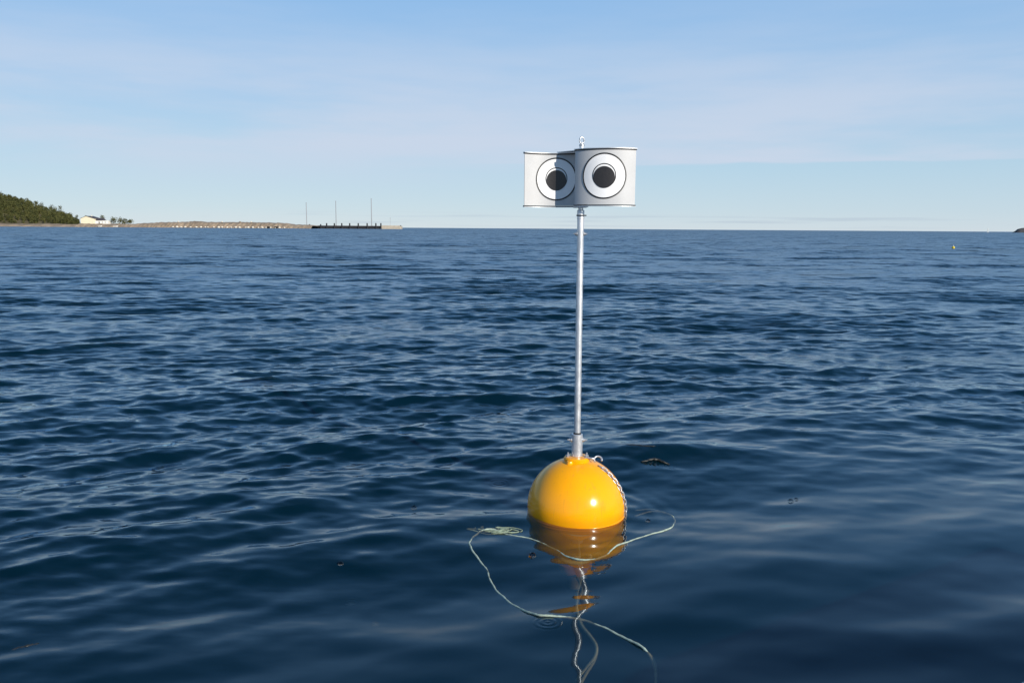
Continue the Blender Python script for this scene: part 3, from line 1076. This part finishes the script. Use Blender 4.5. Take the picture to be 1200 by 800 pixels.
for px, y0, y1, r0, lab in ((358, 238.2, 264.6, .46, 'grey light mast on the causeway before the pier begins'), (392.7, 236.3, 263.9, .46, 'grey light mast rising from the middle of the black pier'), (434.5, 233.3, 264.3, .5, 'tallest grey light mast near the outer end of the black pier'), (456.5, 256.2, 264.2, .16, 'short thin post on the tan quay')):
    zb = hgt(px, y0, DP) * 0
    o = empty('light_mast' if px < 450 else 'post', (xat(px, DP), DP + 6, 0), lab, 'mast' if px < 450 else 'post')
    b0 = zd - .05 if px > 362 else 2.0
    hh = hgt(px, y0, DP)
    MB().lathe([(r0 * 1.2, b0), (r0 * 1.2, b0 + 1.2), (r0, b0 + 1.3), (r0 * .75, hh)], n=10).build('shaft', m_mast, o, True)
    MB().box((0, 0, b0 + .12), (r0 * 4, r0 * 4, .24)).build('base', m_conc, o)
    if px < 450:
        MB().box((0, 0, hh + .1), (1.1, .5, .3)).build('lamp_head', m_mast, o)
    else:
        MB().lathe([(.3, hh), (.3, hh + .5), (.05, hh + .7)], n=8).build('lamp_head', m_mast, o)
for px, s_ in ((354, 1.3), (357, 1.0), (361, 1.6), (365, 1.2)):
    o = boulder(rn, (s_ * 1.3, s_, s_)).build('rubble_stone', m_land, None, False, (xat(px, DP), DP - 3.5, 1.0 + s_ * .3))
    tag(o, 'brown rubble stone heaped where the causeway meets the black pier', 'stone', 'rubble at the pier root')
cw = MB().box(((xat(338, DP) + xat(364, DP)) / 2, DP + 2, .55), (xat(364, DP) - xat(338, DP), 9, 2.9))
tag(cw.build('causeway', m_conc, None), kind='structure')

# far right: islet and beacon
DI = 1500.0
vs_, fs_ = [], []
nn_ = 14
for i in range(nn_):
    for j in range(6):
        px = 1193 + i * 5
        e = min(1, i / 1.6, (nn_ - 1 - i) / 3)
        top_ = hgt(px, hor(px) - 4.8, DI) * e ** .6
        z = -2 if j in (0, 5) else top_ * (.55, 1, .95, .5)[j - 1] + rn.uniform(-.4, .4)
        vs_.append((xat(px, DI), DI + j * 5, z))
fs_ = [(i * 6 + j, (i + 1) * 6 + j, (i + 1) * 6 + j + 1, i * 6 + j + 1) for i in range(nn_ - 1) for j in range(5)]
tag(MB().add(vs_, fs_).build('islet', material('dark_rock', (0.05, 0.05, 0.055), 0.9, var=0.3, scale=.2), None), kind='structure')
bo = empty('beacon', (xat(1157.5, DI), DI, 0), 'tiny pale sea beacon on the horizon', 'beacon')
MB().lathe([(1.0, -1), (1.0, 1.2), (.45, 1.6), (.35, 6.2)], n=10).build('tower', m_trim, bo, True)
MB().lathe([(.6, 6.2), (.6, 7.0), (.1, 7.6)], n=10).build('lantern', m_trim, bo, True)

# small yellow marker buoy
q = on_water(1117, 291.4)
mk = empty('marker_buoy', (q.x, q.y, wpoint(q.x, q.y).z * 0 + 0.0), 'small round yellow buoy floating alone far off on the open water', 'buoy')
rb_ = 0.14
MB().lathe([(max(.004, rb_ * math.cos(a)), rb_ * math.sin(a) + .09) for a in np.linspace(-1.57, 1.57, 15)], n=20).build('float', material('lemon_yellow', (0.66, 0.50, 0.03), .45), mk, 'all')
MB().lathe([(.04, .26), (.04, .33), (.015, .34)], n=10).build('top_eye', m_white, mk, True)

# ------------------------------------------------------------------ drift on the water
m_weed = material('dark_weed', (0.008, 0.009, 0.008), 0.5, var=.3, scale=60)
WEED = [((727, 530), (746, 531.5), (768, 532.8), .007, 'long straight dark weed stalk drifting behind the buoy'),
        ((751, 543), (768, 541), (785, 543.5), .010, 'knobbly dark weed strip drifting behind the buoy'),
        ((12, 754), (30, 750), (46, 747), .006, 'lone dark reed stalk floating on the near water')]
for a, b, c, r_, lab in WEED:
    pl = []
    for p in spline([on_water(*a), on_water(*b), on_water(*c)], 9):
        w = wpoint(p.x, p.y)
        pl.append((p.x + rn.uniform(-1, 1) * r_ * .4, p.y + rn.uniform(-1, 1) * r_ * .8, w.z - .002))
    rads = [r_ * (.35 + .65 * math.sin(math.pi * (i + .6) / (len(pl) + .2))) * rn.uniform(.7, 1.2) for i in range(len(pl))]
    tag(MB().tube(pl, rads, 6).build('drifting_weed', m_weed, None, 'all'), lab, 'seaweed')
m_bub = D.materials.new('bubble_film')
m_bub.use_nodes = True
pb = m_bub.node_tree.nodes['Principled BSDF']
pb.inputs['Roughness'].default_value = 0.02
pb.inputs['Transmission Weight'].default_value = 1.0
pb.inputs['IOR'].default_value = 1.12
for px, py, r_, lab in ((486.5, 590, .017, 'bubble on the water below the bright ripple left of the buoy'), (400, 658, .013, 'bubble above the small drop rings'), (624, 645, .018, 'bubble just inside the looped line beside the buoy'), (925, 579, .017, 'larger bubble of the close pair on open water'), (932, 576.5, .012, 'smaller bubble of the close pair on open water'), (760, 601, .013, 'bubble within the loop of line at the buoy')):
    q = on_water(px, py)
    w = wpoint(q.x, q.y)
    b = MB().lathe([(r_ * 1.12, -.002), (r_, .004), (r_ * .87, r_ * .5), (r_ * .5, r_ * .84), (.001, r_ * .97)], n=20)
    tag(b.build('bubble', m_bub, None, 'all', (w.x, w.y, w.z)), lab, 'bubble')

# ------------------------------------------------------------------ edge of the boat the picture was taken from
m_tube = material('grey_rubber_tube', (0.50, 0.51, 0.54), 0.55, var=0.06, scale=6)
RT = 0.17
p0, p1 = on_water(1189, 803.5, 0.46), on_water(1201, 797.5, 0.46)
dr = (p1 - p0).normalized()
vw = (p0 - Vector((0, 0, CAM_H))).normalized()
up_ = dr.cross(vw)
if up_.z < 0:
    up_ = -up_
c0 = p0 - up_.normalized() * RT
bt = empty('inflatable_boat', c0, 'pale grey inflatable boat tube just entering the corner of the picture', 'boat')
ax = [(-.42, .015), (-.40, .06), (-.36, .10), (-.30, .13), (-.22, .152), (-.12, .165), (0, RT), (.4, RT), (1.0, RT), (1.7, RT), (2.3, RT)]
MB().tube([dr * a_ for a_, _ in ax], [r_ for _, r_ in ax], 28).build('side_tube', m_tube, bt, 'all')
out_ = Vector((-dr.y, dr.x, 0))
if out_.y < 0:
    out_ = -out_
MB().tube([dr * a_ + out_ * (RT + .004) + Vector((0, 0, -.02)) for a_ in np.linspace(-.05, 2.3, 12)], .016, 8).build('rub_strake', m_dark, bt, 'all')
MB().tube([dr * (a_ + .1) + out_ * (RT * .72 + .012) + Vector((0, 0, RT * .68 - .012 * math.sin(a_ * 9) ** 2)) for a_ in np.linspace(.25, 2.1, 40)], .006, 6).build('grab_line', m_rope, bt, 'all')
